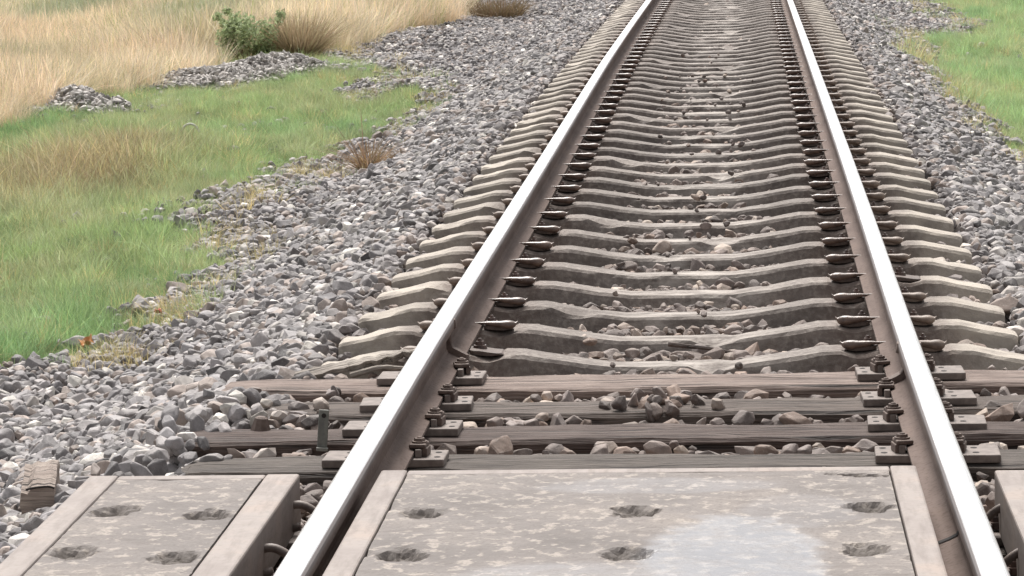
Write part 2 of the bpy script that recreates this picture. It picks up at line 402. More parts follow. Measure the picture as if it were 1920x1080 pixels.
# ------------------------------------------------------------------ fastening meshes (u = away from the rail, v = along the track)
def clip_mesh():
    # a thick forged spring leaf: thin tongue over the rail foot, swelling to a rounded heel with a small lip
    b = MB(); st = [(-.052, .010, .0022, .0020), (-.046, .0085, .005, .0032), (-.020, .006, .007, .0040), (.0, .005, .009, .0055), (.02, .004, .012, .0085), (.045, .001, .015, .012), (.066, -.001, .017, .0135), (.085, -.002, .020, .0170), (.102, -.003, .020, .0178), (.116, -.003, .016, .014), (.124, -.002, .012, .009), (.130, .006, .008, .004), (.133, .010, .004, .002)]
    n = 10
    for (u, z, rv, rz) in st:
        for k in range(n):
            a = 2*math.pi*k/n; b.v.append((u, -.048+rv*math.cos(a), z+rz*math.sin(a)))
    for i in range(len(st)-1):
        for k in range(n): b.f.append((i*n+k, i*n+(k+1) % n, (i+1)*n+(k+1) % n, (i+1)*n+k))
    b.f.append(tuple(range(n))); b.f.append(tuple(range((len(st)-1)*n, len(st)*n)))
    return b.mesh('rail_clip', CLIP, True)
def guide_mesh():
    b = MB(); prof = [(.003, -.020), (.003, -.004), (.03, -.005), (.06, -.010), (.085, -.014), (.11, -.016), (.118, -.022), (.08, -.027), (.04, -.025)]
    n = len(prof)
    for v, s in ((-.052, .80), (-.046, 1), (.046, 1), (.052, .8)):
        for (u, z) in prof: b.v.append((.066+(u-.066)*s, v, -.018+(z+.018)*s))
    for i in range(3):
        for k in range(n): b.f.append((i*n+k, i*n+(k+1) % n, (i+1)*n+(k+1) % n, (i+1)*n+k))
    b.f.append(tuple(range(n))); b.f.append(tuple(range(3*n, 4*n)))
    return b.mesh('guide_plate', PLASTIC)
def screw_mesh():
    b = MB(); b.cyl(.034, .012, -.012, .004, .025, .022, 14); b.cyl(.034, .012, .004, .017, .017, .014, 6); b.cyl(.034, .012, .017, .027, .010, .005, 8)
    return b.mesh('screw', SCREW)
CLIP_ME, GUIDE_ME, SCREW_ME = clip_mesh(), guide_mesh(), screw_mesh()
CLIP_MI = CLIP_ME.copy(); CLIP_MI.transform(Matrix.Scale(-1, 4, Vector((0, 1, 0)))); CLIP_MI.flip_normals()
DUSTY = m_iron('dust_covered_spring_steel', (.15, .108, .085), (.27, .205, .165), .55)
def with_mat(me, m):
    c = me.copy(); c.materials.clear(); c.materials.append(m); return c
OUT_ME, OUT_MI, OUT_GUIDE = with_mat(CLIP_ME, DUSTY), with_mat(CLIP_MI, DUSTY), with_mat(GUIDE_ME, DUSTY)
FOOTX, FOOTZ = .0625, -.139
def fasten(parent, Y0, x_c, base_z, skip=(), broken=()):
    for rs in (-1, 1):
        for dr in (-1, 1):          # dr: +x or -x from the rail
            key = (rs, dr)
            loc = (rs*.7502 + dr*FOOTX, Y0, FOOTZ - base_z); rz = 0 if dr > 0 else math.pi
            if key in skip: continue
            if key in broken:
                g = link('guide_plate', GUIDE_ME, parent, loc, rz); link('screw', SCREW_ME, g); continue
            c = link('rail_clip', ((OUT_ME if dr > 0 else OUT_MI) if dr == rs else (CLIP_ME if dr > 0 else CLIP_MI)), parent, loc, rz + rnd.uniform(-.07, .07))
            c.location.y += rnd.uniform(-.008, .008)
            c.scale = (.80 if dr == rs else .93, rnd.uniform(.9, 1.1), rnd.uniform(.82, 1.05))
            link('guide_plate', OUT_GUIDE if dr == rs else GUIDE_ME, c); link('screw', SCREW_ME, c)

# ------------------------------------------------------------------ concrete sleepers
def sleeper_mesh(seed):
    r = random.Random(seed)
    st = []  # x, top z, half top width
    keys = [(0, -.203, .074), (.20, -.203, .074), (.34, -.185, .080), (.50, -.158, .084), (.565, -.157, .084), (.585, -.163, .081), (.615, -.169, .079), (.645, -.167, .079), (.675, -.160, .080), (.69, -.1565, .082), (.81, -.1565, .082), (.825, -.160, .080), (.855, -.167, .079), (.885, -.169, .079), (.915, -.163, .081), (.935, -.157, .084), (1.0, -.158, .086), (1.08, -.176, .086), (1.185, -.196, .085), (1.2, -.203, .082)]
    kx = [k[0] for k in keys]; kz = [k[1] for k in keys]; kw = [k[2] for k in keys]
    xs = sorted(set([round(v, 3) for v in list(np.linspace(-1.2, 1.2, 97)) + kx + [-k for k in kx]]))
    b = MB()
    prof_n = 9
    for x in xs:
        a = abs(x); zt = float(np.interp(a, kx, kz)); w = float(np.interp(a, kx, kw)); wb = .137; zb = -.37
        ch = .012
        row = [(-wb, zb), (-(w+(wb-w)*.45), zt-.085), (-w-.004, zt-ch), (-w+ch*.7, zt-.001), (0, zt+.001), (w-ch*.7, zt-.001), (w+.004, zt-ch), (w+(wb-w)*.45, zt-.085), (wb, zb)]
        for k, (y, z) in enumerate(row):
            q = Vector((x*9+seed*7.3, y*22, z*22+k))
            dz = mnoise.noise(q)*.0035 if 1 <= k <= 7 else 0
            dy = mnoise.noise(q+Vector((31, 7, 3)))*.004 + mnoise.noise(q*3.1)*.002
            if k in (2, 3, 5, 6):
                c = mnoise.noise(Vector((x*6+seed*3.1, k*.2, 5.5)))
                if c > .42: dz -= (c-.42)*.06; dy += (.03 if k < 4 else -.03)*(c-.42)
            b.v.append((x, y+dy, z+dz))
    for i in range(len(xs)-1):
        for k in range(prof_n-1): b.f.append((i*prof_n+k, i*prof_n+k+1, (i+1)*prof_n+k+1, (i+1)*prof_n+k))
        b.f.append((i*prof_n+prof_n-1, i*prof_n, (i+1)*prof_n, (i+1)*prof_n+prof_n-1))
    b.f.append(tuple(range(prof_n))); b.f.append(tuple(range((len(xs)-1)*prof_n, len(xs)*prof_n)))
    return b.mesh('concrete_sleeper', CONC, False)
SL = [sleeper_mesh(s) for s in (1, 2, 3, 4, 5)]
ONES = 'first second third fourth fifth sixth seventh eighth ninth tenth eleventh twelfth thirteenth fourteenth fifteenth sixteenth seventeenth eighteenth nineteenth'.split()
def ordinal(n):
    if n < 20: return ONES[n-1]
    t = {2: ('twenty', 'twentieth'), 3: ('thirty', 'thirtieth'), 4: ('forty', 'fortieth'), 5: ('fifty', 'fiftieth')}[n//10]
    return t[1] if n % 10 == 0 else t[0]+'-'+ONES[n % 10-1]
NCON = 56
con_y = [11.165 + .6*k for k in range(NCON)]
for k, Y in enumerate(con_y):
    Y += rnd.uniform(-.012, .012)
    o = link('concrete_sleeper', SL[k % 5] if k else SL[1], None, (float(cxf(Y)), Y, float(czf(Y))), math.radians(rnd.uniform(-.25, .25)))
    if k == 0: lab = 'concrete sleeper next to the wooden ones, a broken board lying on its end'
    elif k == 3: lab = 'concrete sleeper with one outer spring clip missing, fourth beyond the wooden sleepers'
    else: lab = 'weathered concrete sleeper with dark spring clips, %s beyond the wooden sleepers' % ordinal(k+1)
    tag(o, lab, 'sleeper', 'concrete sleepers under the rails')
    fasten(o, 0, 0, 0, broken={0: {(-1, 1)}, 3: {(1, 1)}}.get(k, ()))

# ------------------------------------------------------------------ wooden sleepers with ribbed baseplates
def wood_mesh(seed, x0, x1, w, h, zt, m):
    b = MB(); xs = np.linspace(x0, x1, 90); n = 12
    for x in xs:
        e = min(x-x0, x1-x); q = Vector((x*2.2, seed*5.1, 0))
        hw = w/2*(1-.06*math.exp(-e*18))
        ring = [(-hw, zt-h), (-hw, zt-h*.5), (-hw, zt-.014), (-hw+.012, zt-.002), (-hw*.55, zt), (-hw*.15, zt), (hw*.2, zt), (hw*.6, zt), (hw-.012, zt-.002), (hw, zt-.014), (hw, zt-h*.5), (hw, zt-h)]
        for k, (y, z) in enumerate(ring):
            d = mnoise.noise(Vector((x*1.6, seed*5+k*2.3, 1)))*.012 + mnoise.noise(Vector((x*9, seed*5+k*3.3, 4)))*.006
            e2 = mnoise.noise(Vector((x*2.1, seed*9, 8+(k > 5))))*.022 if k in (0, 1, 2, 3, 8, 9, 10, 11) else 0
            if 3 <= k <= 8 and e < .03: d -= .008
            b.v.append((x+(d if e < .02 else 0)*3, y+e2, z+(d*.6 if 2 <= k <= 9 else 0)))
    for i in range(len(xs)-1):
        for k in range(n): b.f.append((i*n+k, i*n+(k+1) % n, (i+1)*n+(k+1) % n, (i+1)*n+k))
    b.f.append(tuple(range(n))); b.f.append(tuple(range((len(xs)-1)*n, len(xs)*n)))
    return b.mesh('wooden_sleeper', m)
def plate_meshes():
    p = MB(); p.box(-.150, .195, -.076, .076, -.181, -.157, bev=.004)
    for s in (-1, 1): p.box(s*.066-.0 if s > 0 else -.084, .084 if s > 0 else -.066, -.05, .05, -.158, -.134, bev=.003)
    P = p.mesh('baseplate', PLATE)
    c = MB(); c.box(.050, .098, -.033, .033, -.133, -.121, bev=.004); c.box(.086, .102, -.030, .030, -.157, -.132, bev=.003)
    c.cyl(.076, 0, -.121, -.116, .023, .022, 14); c.cyl(.076, 0, -.116, -.108, .017, .015, 6); c.cyl(.076, 0, -.108, -.104, .0095, .006, 10)
    C = c.mesh('clamp', CLAMP)
    h = MB()
    h.cyl(.125, .035, -.158, -.1562, .0095, .0095, 12); h.cyl(.128, -.038, -.158, -.1562, .0095, .0095, 12)
    return P, C, h.mesh('spike_hole_shade', DARK)  # raised dark discs that paint the shade inside the spike holes
PL, CL, HO = plate_meshes()
wood_spec = [(10.66, .27, -1.415, 1.40, 0, 'pinkish brown wooden sleeper, the first before the concrete ones'),
             (10.165, .25, -1.26, 1.38, 1, 'grey wooden sleeper half buried under loose stones, heap of rubble at its middle'),
             (9.715, .26, -1.405, 1.37, 2, 'reddish brown wooden sleeper with steel strap standing at its end'),
             (9.235, .25, -1.31, 1.40, 3, 'grey brown wooden sleeper along the back edge of the crossing panels')]
for k, (Y, w, x0, x1, mi, lab) in enumerate(wood_spec):
    o = link('wooden_sleeper', wood_mesh(k+1, x0, x1, w, .17, -.181, WOODS[mi]), None, (float(cxf(Y)), Y, 0))
    tag(o, lab, 'sleeper', 'wooden sleepers before the crossing')
    for rs in (-1, 1):
        p = link('baseplate', PL, o, (rs*.7502, rnd.uniform(-.02, .02), 0), (0 if rs > 0 else math.pi)+math.radians(rnd.uniform(-2, 2)))
        for s in (0, math.pi):
            link('clamp', CL, p, (0, 0, 0), s + math.radians(rnd.uniform(-12, 12))); link('spike_hole_shade', HO, p, (0, 0, 0), s)
def ring_clip():
    b = MB()
    for v in (-.035,):
        b.tube([(.0, v, .012), (.03, v*1.05, .040), (.065, v*1.1, .055), (.10, v, .045), (.118, v*.75, .012), (.10, v*.45, -.004), (.06, v*.35, .005)], .0105, 10)
    return b.mesh('rail_clip', ROD, True)
RING = ring_clip()
for k, Y in enumerate((8.10, 7.58, 7.08)):
    o = link('wooden_sleeper', wood_mesh(k+11, -1.42, 1.42, .25, .17, -.181, WOODS[3]), None, (float(cxf(Y)), Y, 0))
    tag(o, 'wooden sleeper under the crossing panels, seen in the rail gaps, %s from their back edge' % ordinal(k+1), 'sleeper', 'wooden sleepers under the crossing')
    for rs in (-1, 1):
        p = link('baseplate', PL, o, (rs*.7502, 0, 0), 0 if rs > 0 else math.pi)
        c = link('rail_clip', RING, p, (.0625, 0, -.139), 0); link('screw', SCREW_ME, c)

# ------------------------------------------------------------------ crossing panels
def panel(name, label, x0, x1, y0, y1, zt, pits, smat, fw, gash=False):
    root = bpy.data.objects.new(name, None); col.objects.link(root); root.location = ((x0+x1)/2, (y0+y1)/2, -.178)
    tag(root, label, 'crossing panel', 'concrete panels of the level crossing')
    L = root.location
    # slab top as a fine grid with pits and chips
    a0, a1, b0, b1 = x0+fw[0]+.005, x1-fw[1]-.005, y0+fw[2]+.005, y1-fw[3]-.005
    nx, ny = int((a1-a0)/.009), int((b1-b0)/.012)
    X = np.linspace(a0, a1, nx); Yv = np.linspace(b0, b1, ny)
    b = MB(); dirt = []
    for j in range(ny):
        for i in range(nx):
            x, y = float(X[i]), float(Yv[j]); dd = 0.0
            z = zt - .002 + mnoise.noise(Vector((x*6, y*6, 1)))*.0025 + mnoise.noise(Vector((x*30, y*30, 3)))*.0012
            for (px, py) in pits:
                d = math.hypot((x-px)/.047, (y-py)/.055) + mnoise.noise(Vector((x*28, y*28, px)))*.45 + mnoise.noise(Vector((x*70, y*70, px)))*.2
                if d < 1.25: z -= .022*min(1, max(0, (1.25-d)/.6)); dd = max(dd, min(1, (1.25-d)/.45))
            if gash:
                d = math.hypot((x-.515)/.075, (y-8.19+ (x-.515)*.25)/.016) + mnoise.noise(Vector((x*40, y*40, 9)))*.3
                if d < 1: z -= .02*(1-d)**.5; dd = 1.0
            e = min(x-a0, a1-x, y-b0, b1-y)
            if e < .03:
                c = mnoise.noise(Vector((x*12, y*12, 17)))
                if c > .3: z -= (c-.3)*.02*(1-e/.03)
            b.v.append((x-L.x, y-L.y, z-L.z)); dirt.append(dd)
    for j in range(ny-1):
        for i in range(nx-1): b.f.append((j*nx+i, j*nx+i+1, (j+1)*nx+i+1, (j+1)*nx+i))
    n0 = len(b.v)
    edge = [i for i in range(nx)] + [j*nx+nx-1 for j in range(1, ny)] + [(ny-1)*nx+i for i in range(nx-2, -1, -1)] + [j*nx for j in range(ny-2, 0, -1)]
    for e in edge:
        v = b.v[e]; b.v.append((v[0], v[1], 0.0))
    m = len(edge)
    for k in range(m): b.f.append((edge[k], n0+k, n0+(k+1) % m, edge[(k+1) % m]))
    b.f.append(tuple(range(n0, n0+m)))
    me = bpy.data.meshes.new('slab'); me.from_pydata(b.v, [], b.f); me.materials.append(smat)
    da = me.attributes.new('dirt', 'FLOAT', 'POINT'); da.data.foreach_set('value', np.array(dirt+[0.0]*(len(b.v)-len(dirt)), np.float32))
    bm = bmesh.new(); bm.from_mesh(me); bmesh.ops.recalc_face_normals(bm, faces=bm.faces[:]); bm.to_mesh(me); bm.free()
    link('slab', me, root)
    f = MB()
    f.box(x0, x0+fw[0], y0, y1, -.165, zt, bev=.006); f.box(x1-fw[1], x1, y0, y1, -.165, zt, bev=.006)
    f.box(x0+fw[0]+.001, x1-fw[1]-.001, y0, y0+fw[2], -.165, zt-.0015, bev=.005); f.box(x0+fw[0]+.001, x1-fw[1]-.001, y1-fw[3], y1, -.165, zt-.0015, bev=.005)
    f.v = [(p[0]-L.x, p[1]-L.y, p[2]-L.z) for p in f.v]
    f.build('edge_frame', FRAME, root)
PY = (7.765, 7.285, 6.80, 6.32)
panel('crossing_panel', 'wide concrete crossing panel between the rails with lifting pits and a damp patch', -.690, .662, 5.95, 8.31, -.03, [(x, y+dy) for y in PY for x, dy in ((-.536, 0), (-.03, -.005), (.525 if y > 7.5 else .495, .02))], SLAB_WET, (.068, .066, .05, .055), True)
panel('crossing_panel', 'concrete crossing panel outside the rail, beside the wooden block, with lifting pits', -1.432, -.893, 5.95, 8.27, -.03, [(x, y+dy) for y in PY for x, dy in ((-1.285, .05), (-1.045, -.01))], SLAB, (.075, .085, .05, .05))
panel('crossing_panel', 'concrete crossing panel cut off by the frame, outside the rail with the joint line', .852, 1.39, 5.95, 8.235, -.03, [(x, y) for y in PY for x in (1.01, 1.24)], SLAB, (.085, .075, .05, .05))

# ------------------------------------------------------------------ instancing helper (points -> picked meshes)
def scatter(name, coll, P, rot, scl, idx, cols, label=None, cat=None):
    me = bpy.data.meshes.new(name); me.vertices.add(len(P)); me.vertices.foreach_set('co', np.asarray(P, np.float32).ravel())
    for an, arr in (('rot', rot), ('scl', scl)):
        a = me.attributes.new(an, 'FLOAT_VECTOR', 'POINT'); a.data.foreach_set('vector', np.asarray(arr, np.float32).ravel())
    a = me.attributes.new('idx', 'INT', 'POINT'); a.data.foreach_set('value', np.asarray(idx, np.int32))
    color_attr(me, 'col', np.asarray(cols))
    o = link(name, me); tag(o, label, cat, None, 'stuff')
    ng = bpy.data.node_groups.new(name+'_scatter', 'GeometryNodeTree')
    ng.interface.new_socket('Geometry', in_out='INPUT', socket_type='NodeSocketGeometry'); ng.interface.new_socket('Geometry', in_out='OUTPUT', socket_type='NodeSocketGeometry')
    n = ng.nodes; l = ng.links
    gi = n.new('NodeGroupInput'); go = n.new('NodeGroupOutput'); ip = n.new('GeometryNodeInstanceOnPoints'); ci = n.new('GeometryNodeCollectionInfo')
    ci.inputs['Collection'].default_value = coll; ci.inputs['Separate Children'].default_value = True; ci.inputs['Reset Children'].default_value = True
    def na(nm, t):
        q = n.new('GeometryNodeInputNamedAttribute'); q.data_type = t; q.inputs['Name'].default_value = nm
        return [s for s in q.outputs if s.enabled and s.name == 'Attribute'][0]
    l.new(gi.outputs[0], ip.inputs['Points']); l.new(ci.outputs[0], ip.inputs['Instance']); ip.inputs['Pick Instance'].default_value = True
    l.new(na('idx', 'INT'), ip.inputs['Instance Index']); l.new(na('rot', 'FLOAT_VECTOR'), ip.inputs['Rotation']); l.new(na('scl', 'FLOAT_VECTOR'), ip.inputs['Scale'])
    l.new(ip.outputs[0], go.inputs[0])
    md = o.modifiers.new('scatter', 'NODES'); md.node_group = ng
    return o

# ------------------------------------------------------------------ ballast stones
def stone_bm(seed):
    r = random.Random(seed); bm = bmesh.new()
    n = r.choice((14, 18, 24, 34, 46))
    for _ in range(n):
        v = Vector((r.gauss(0, 1), r.gauss(0, 1), r.gauss(0, 1))).normalized()*r.uniform(.42, .54)
        bm.verts.new((v.x, v.y*r.uniform(.9, 1.0), v.z))
    res = bmesh.ops.convex_hull(bm, input=bm.verts[:])
    bmesh.ops.delete(bm, geom=[g for g in res['geom_interior'] if isinstance(g, bmesh.types.BMVert)], context='VERTS')
    bmesh.ops.dissolve_limit(bm, angle_limit=math.radians(14), verts=bm.verts[:], edges=bm.edges[:])
    bmesh.ops.bevel(bm, geom=bm.edges[:], offset=.036, segments=1, affect='EDGES', profile=.5, clamp_overlap=True)
    return bm
stones = bpy.data.collections.new('stone_kinds')
stone_raw = []
for s in range(16):
    bm = stone_bm(s+100); me = bpy.data.meshes.new('ballast_stone'); bm.to_mesh(me); bm.free(); me.materials.append(STONE_I)
    stones.objects.link(bpy.data.objects.new('ballast_stone', me))
    stone_raw.append((np.array([v.co[:] for v in me.vertices]), [tuple(p.vertices) for p in me.polygons]))
def stone_colors(n, brown):
    base = rng.choice([0, 1, 2, 3, 4, 5], n, p=[.32, .26, .17, .14, .07, .04])
    pal = np.array([(.205, .195, .20), (.265, .25, .25), (.125, .118, .12), (.27, .23, .21), (.36, .34, .325), (.50, .48, .45)])
    c = pal[base]*rng.uniform(.78, 1.6, (n, 1))*np.array([1.0, .99, .975])
    b = np.clip(brown, 0, 1)[:, None]
    return c*(1-b) + (c*np.array([.80, .66, .57])*.75 + np.array([.02, .013, .009]))*b
def ballast_points():
    out = []
    def grid(x0, x1, y0, y1, s, layers=1.0):
        nx, ny = int((x1-x0)/s), int((y1-y0)/s)
        X, Yg = np.meshgrid(x0+s*(np.arange(nx)+.5), y0+s*(np.arange(ny)+.5))
        X = X.ravel()+rng.uniform(-.5, .5, X.size)*s; Yg = Yg.ravel()+rng.uniform(-.5, .5, Yg.size)*s
        return X, Yg
    for (y0, y1, s) in ((6.2, 13, .034), (13, 20, .037), (20, 30, .042), (30, 66, .052)):
        for (x0, x1) in ((-6.3, 4.6),):
            X, Yg = grid(x0, x1, y0, y1, s)
            d = np.abs(X-cxf(Yg))
            wx, wy = wob(X, Yg, .10)
            gr = inside(GL, wx, wy) | inside(GR, wx, wy)
            keep = ~gr | (rng.random(X.size) < .012)
            keep &= ~((X < -4.2) & (Yg < 13)) & ~((X > 3.0) & (Yg < 18))
            X, Yg, d = X[keep], Yg[keep], d[keep]
            size = np.clip(rng.lognormal(math.log(.052), .34, X.size)*np.interp(Yg, [11, 15], [1.22, 1.0]), .022, .115)
            z = ground(X, Yg) + rng.uniform(-.020, .020, X.size)
            inner = d < 1.24
            # between and around sleepers
            k = np.round((Yg-11.165)/.6); near = np.abs(Yg-11.165-.6*k)
            conc = (Yg > 10.98)
            hit = inner & conc & (near < .148)
            for (Yw, w, xa, xb, _, _) in wood_spec: hit |= (np.abs(Yg-Yw) < w/2+.012) & (X > xa) & (X < xb)
            hit |= (Yg > 5.8) & (Yg < 8.45) & (((X > -1.47) & (X < -.87)) | ((X > -.73) & (X < .70)) | ((X > .82) & (X < 1.43)))
            size = np.where(inner, size*.82, size)
            z = np.where(inner & conc, z+.006+.022*rng.random(X.size)**2, z)
            z = np.where(inner & ~conc, z+.018+.034*rng.random(X.size)**2, z)
            lim = (np.abs(d-.75) < .12)
            z = np.where(lim, np.minimum(z, -.215+czf(Yg)), z)
            # shoulders heaped against the sleeper ends
            sh = (d >= 1.2) & (d < 1.5); z = np.where(sh, z+.03*(1-np.abs(d-1.3)/.25), z)
            ok = ~hit
            out.append(np.stack([X, Yg, z, size, d], 1)[ok])
    A = np.concatenate(out)
    extra = []
    def big(x, y, z, s): extra.append((x, y, z, s, abs(x)))
    r = random.Random(5)
    for _ in range(22): big(r.gauss(-.04, .09), 10.15+r.gauss(0, .05), -.172+r.uniform(-.01, .018), r.uniform(.035, .07))
    for _ in range(14): big(r.uniform(-.53, -.38), r.uniform(9.90, 9.99), r.uniform(-.215, -.185), r.uniform(.04, .06))
    for x, y, z, s in ((-.335, 9.93, -.195, .085), (-.245, 9.93, -.2, .05), (.225, 9.93, -.2, .085), (.30, 9.94, -.205, .06), (.39, 9.93, -.2, .085), (.10, 9.94, -.2, .06), (.55, 9.93, -.2, .05), (1.0, 9.95, -.18, .085), (1.09, 9.98, -.17, .095), (.95, 10.02, -.2, .07), (1.2, 9.9, -.18, .08), (-1.065, 9.93, -.185, .085), (-1.13, 10.0, -.19, .07), (.17, 13.28, -.215, .10), (.22, 13.27, -.22, .06), (-.28, 11.45, -.22, .06), (-.2, 11.46, -.225, .05), (-.35, 11.46, -.23, .05), (.06, 12.05, -.225, .05), (.2, 12.04, -.22, .06), (.3, 12.05, -.22, .055), (.62, 11.38, -.215, .06), (.56, 11.4, -.22, .05), (.95, 9.48, -.2, .05), (-.02, 9.47, -.195, .07), (.05, 9.46, -.2, .05), (.36, 9.46, -.205, .06), (-.97, 10.42, -.205, .07), (-1.06, 10.42, -.2, .06), (-.93, 10.4, -.21, .05), (.88, 8.6, -.18, .06), (.815, 7.85, -.19, .055), (.83, 7.55, -.17, .05), (.82, 7.35, -.2, .06)): big(x, y, z, s)
    for _ in range(70): big(r.uniform(-1.55, -1.06), r.uniform(9.92, 10.5), r.uniform(-.225, -.165), r.uniform(.04, .075))
    for _ in range(34): big(r.uniform(-1.62, -1.2), r.uniform(9.05, 9.62), r.uniform(-.24, -.17), r.uniform(.045, .085))
    for _ in range(12): big(r.uniform(-1.5, -1.3), r.uniform(9.55, 9.9), r.uniform(-.2, -.165), r.uniform(.04, .07))
    for _ in range(26): big(r.uniform(.93, 1.45), r.uniform(9.92, 10.5), r.uniform(-.225, -.18), r.uniform(.04, .07))
    for _ in range(60): big(r.uniform(-2.9, -1.5), r.uniform(9.0, 12), 0, r.uniform(.07, .105)); 
    for (xa, ya), (xb, yb), m in (((-6.5, 29.9), (-5.3, 31.2), 170), ((-5.3, 31.2), (-5.9, 34.6), 60), ((-6.2, 35.0), (-4.2, 36.8), 330), ((-4.3, 36.6), (-3.5, 38.5), 160), ((-4.7, 27.0), (-3.9, 30.0), 40), ((-3.6, 20.6), (-3.0, 22.3), 60)):
        for _ in range(m):
            t = r.random(); big(xa+(xb-xa)*t+r.gauss(0, .16), ya+(yb-ya)*t+r.gauss(0, .35), 0, r.uniform(.045, .09))
    E_ = np.array(extra); g = E_[:, 2] == 0; E_[g, 2] = ground(E_[g, 0], E_[g, 1]) + .02
    for _ in range(90):   # loose stones lying on the sleepers within the gauge
        k = r.randrange(0, 30); Yc = 11.165+.6*k
        E_ = np.vstack([E_, (r.uniform(-.34, .34), Yc+r.uniform(-.16, .1), -.192+float(czf(Yc)), r.uniform(.02, .045), .3)])
    return np.concatenate([A, E_])
B = ballast_points()
nB = len(B)
rot = rng.uniform(0, 2*math.pi, (nB, 3)); rot[:, :2] = rng.normal(0, .5, (nB, 2))
scl = B[:, 3:4]*np.stack([rng.uniform(.95, 1.5, nB), rng.uniform(.75, 1.05, nB), rng.uniform(.6, .9, nB)], 1)
brown = np.clip((1.35-B[:, 4])/.35, 0, 1)*.75 + .12*rng.random(nB)
scatter('ballast', stones, B[:, :3], rot, scl, rng.integers(0, 16, nB), stone_colors(nB, brown), 'loose grey crushed stone ballast bedding the sleepers and sloping down to the grass', 'ballast')

# heaps of old ballast at the edge of the dry grass
def heap(label, cx, cy, ax, ay, ang, h, n, seed):
    r = random.Random(seed); V = []; F = []; C = []
    ca, sa = math.cos(ang), math.sin(ang)
    cz0 = float(ground(cx, cy))
    def hz(u, v): 
        d = u*u+v*v
        return h*max(0, 1-d)**.8*(1+.25*math.sin(u*5+seed)+.2*math.sin(v*7+u*9))
    def put(vs, fs, c):
        k = len(V); V.extend(vs); F.extend(tuple(i+k for i in f) for f in fs); C.extend([c]*len(vs))
    core = []; cf = []
    N = 14
    for j in range(N+1):
        for i in range(N+1):
            u, v = -1+2*i/N, -1+2*j/N; lx, ly = u*ax, v*ay; x, y = lx*ca-ly*sa, lx*sa+ly*ca
            core.append((x, y, float(ground(cx+x, cy+y))-cz0+hz(u, v)-.02))
    for j in range(N):
        for i in range(N): cf.append((j*(N+1)+i, j*(N+1)+i+1, (j+1)*(N+1)+i+1, (j+1)*(N+1)+i))
    put(core, cf, (.24, .215, .20))
    for _ in range(n):
        a = r.uniform(0, 2*math.pi); q = math.sqrt(r.random()); u, v = q*math.cos(a), q*math.sin(a)
        lx, ly = u*ax, v*ay; x, y = lx*ca-ly*sa, lx*sa+ly*ca
        vs, fs = stone_raw[r.randrange(16)]
        s = r.uniform(.045, .095)
        M = np.array(Matrix.Rotation(r.uniform(0, 6.28), 3, Vector((r.gauss(0, 1), r.gauss(0, 1), r.gauss(0, 1))).normalized()))
        p = (vs*np.array([1.35, .95, .55])*s) @ M.T + np.array([x, y, float(ground(cx+x, cy+y))-cz0+hz(u, v)-.01])
        g = r.choice((.20, .25, .30, .36, .44, .55)); put([tuple(t) for t in p], fs, (g, g*.93, g*.87))
    me = bpy.data.meshes.new('gravel_heap'); me.from_pydata(V, [], F); me.materials.append(STONE_G); color_attr(me, 'col', np.array(C))
    tag(link('gravel_heap', me, None, (cx, cy, cz0)), label, 'gravel heap', 'old ballast heaps at the edge of the dry grass')
heap('small heap of old gravel at the dry grass edge, no bush near it', -5.83, 30.7, .44, .6, .1, .17, 520, 3)
heap('long low ridge of old gravel in front of the green and brown bushes', -5.15, 36.0, 1.1, .75, .75, .16, 1700, 5)

# ------------------------------------------------------------------ grass
def tuft(name, seed, n, h0, h1, rad, wid, lean, curl, head=0.0):
    r = random.Random(seed); V = []; F = []; C = []
    for _ in range(n):
        a = r.uniform(0, 6.283); q = rad*math.sqrt(r.random()); bx, by = q*math.cos(a), q*math.sin(a)
        la = a + r.gauss(0, .9); le = abs(r.gauss(0, lean)); h = r.uniform(h0, h1)
        dx, dy = math.cos(la), math.sin(la); fa = r.uniform(0, 6.283); sx, sy = math.cos(fa)*wid, math.sin(fa)*wid
        k = len(V); v = r.uniform(.72, 1.3); t = (v*r.uniform(.93, 1.1), v, v*r.uniform(.8, 1.1))
        hs = (0, .4, .75, 1.0); ws = (1, .85, .55, .08)
        if head and r.random() < head: ws = (.6, .5, 1.3, .3)
        for s, w in zip(hs, ws):
            o = le*s*h*(1+curl*s); z = h*s*math.sqrt(max(.05, 1-(le*s*.6)**2))
            V += [(bx+dx*o-sx*w, by+dy*o-sy*w, z-.015), (bx+dx*o+sx*w, by+dy*o+sy*w, z-.015)]; C += [t, t]
        for i in range(3): F.append((k+2*i, k+2*i+1, k+2*i+3, k+2*i+2))
    me = bpy.data.meshes.new(name); me.from_pydata(V, [], F); me.materials.append(GRASS); color_attr(me, 'blade', np.array(C))
    return bpy.data.objects.new(name, me)
greenc = bpy.data.collections.new('green_tufts'); dryc = bpy.data.collections.new('dry_tufts')
for s in range(6): greenc.objects.link(tuft('grass_tuft', s+1, 60, .05, .15, .09, .0017, .55, .5))
for s in range(6): dryc.objects.link(tuft('dry_grass_tuft', s+31, 55, .22, .55, .12, .0022, .38, .5, .35))

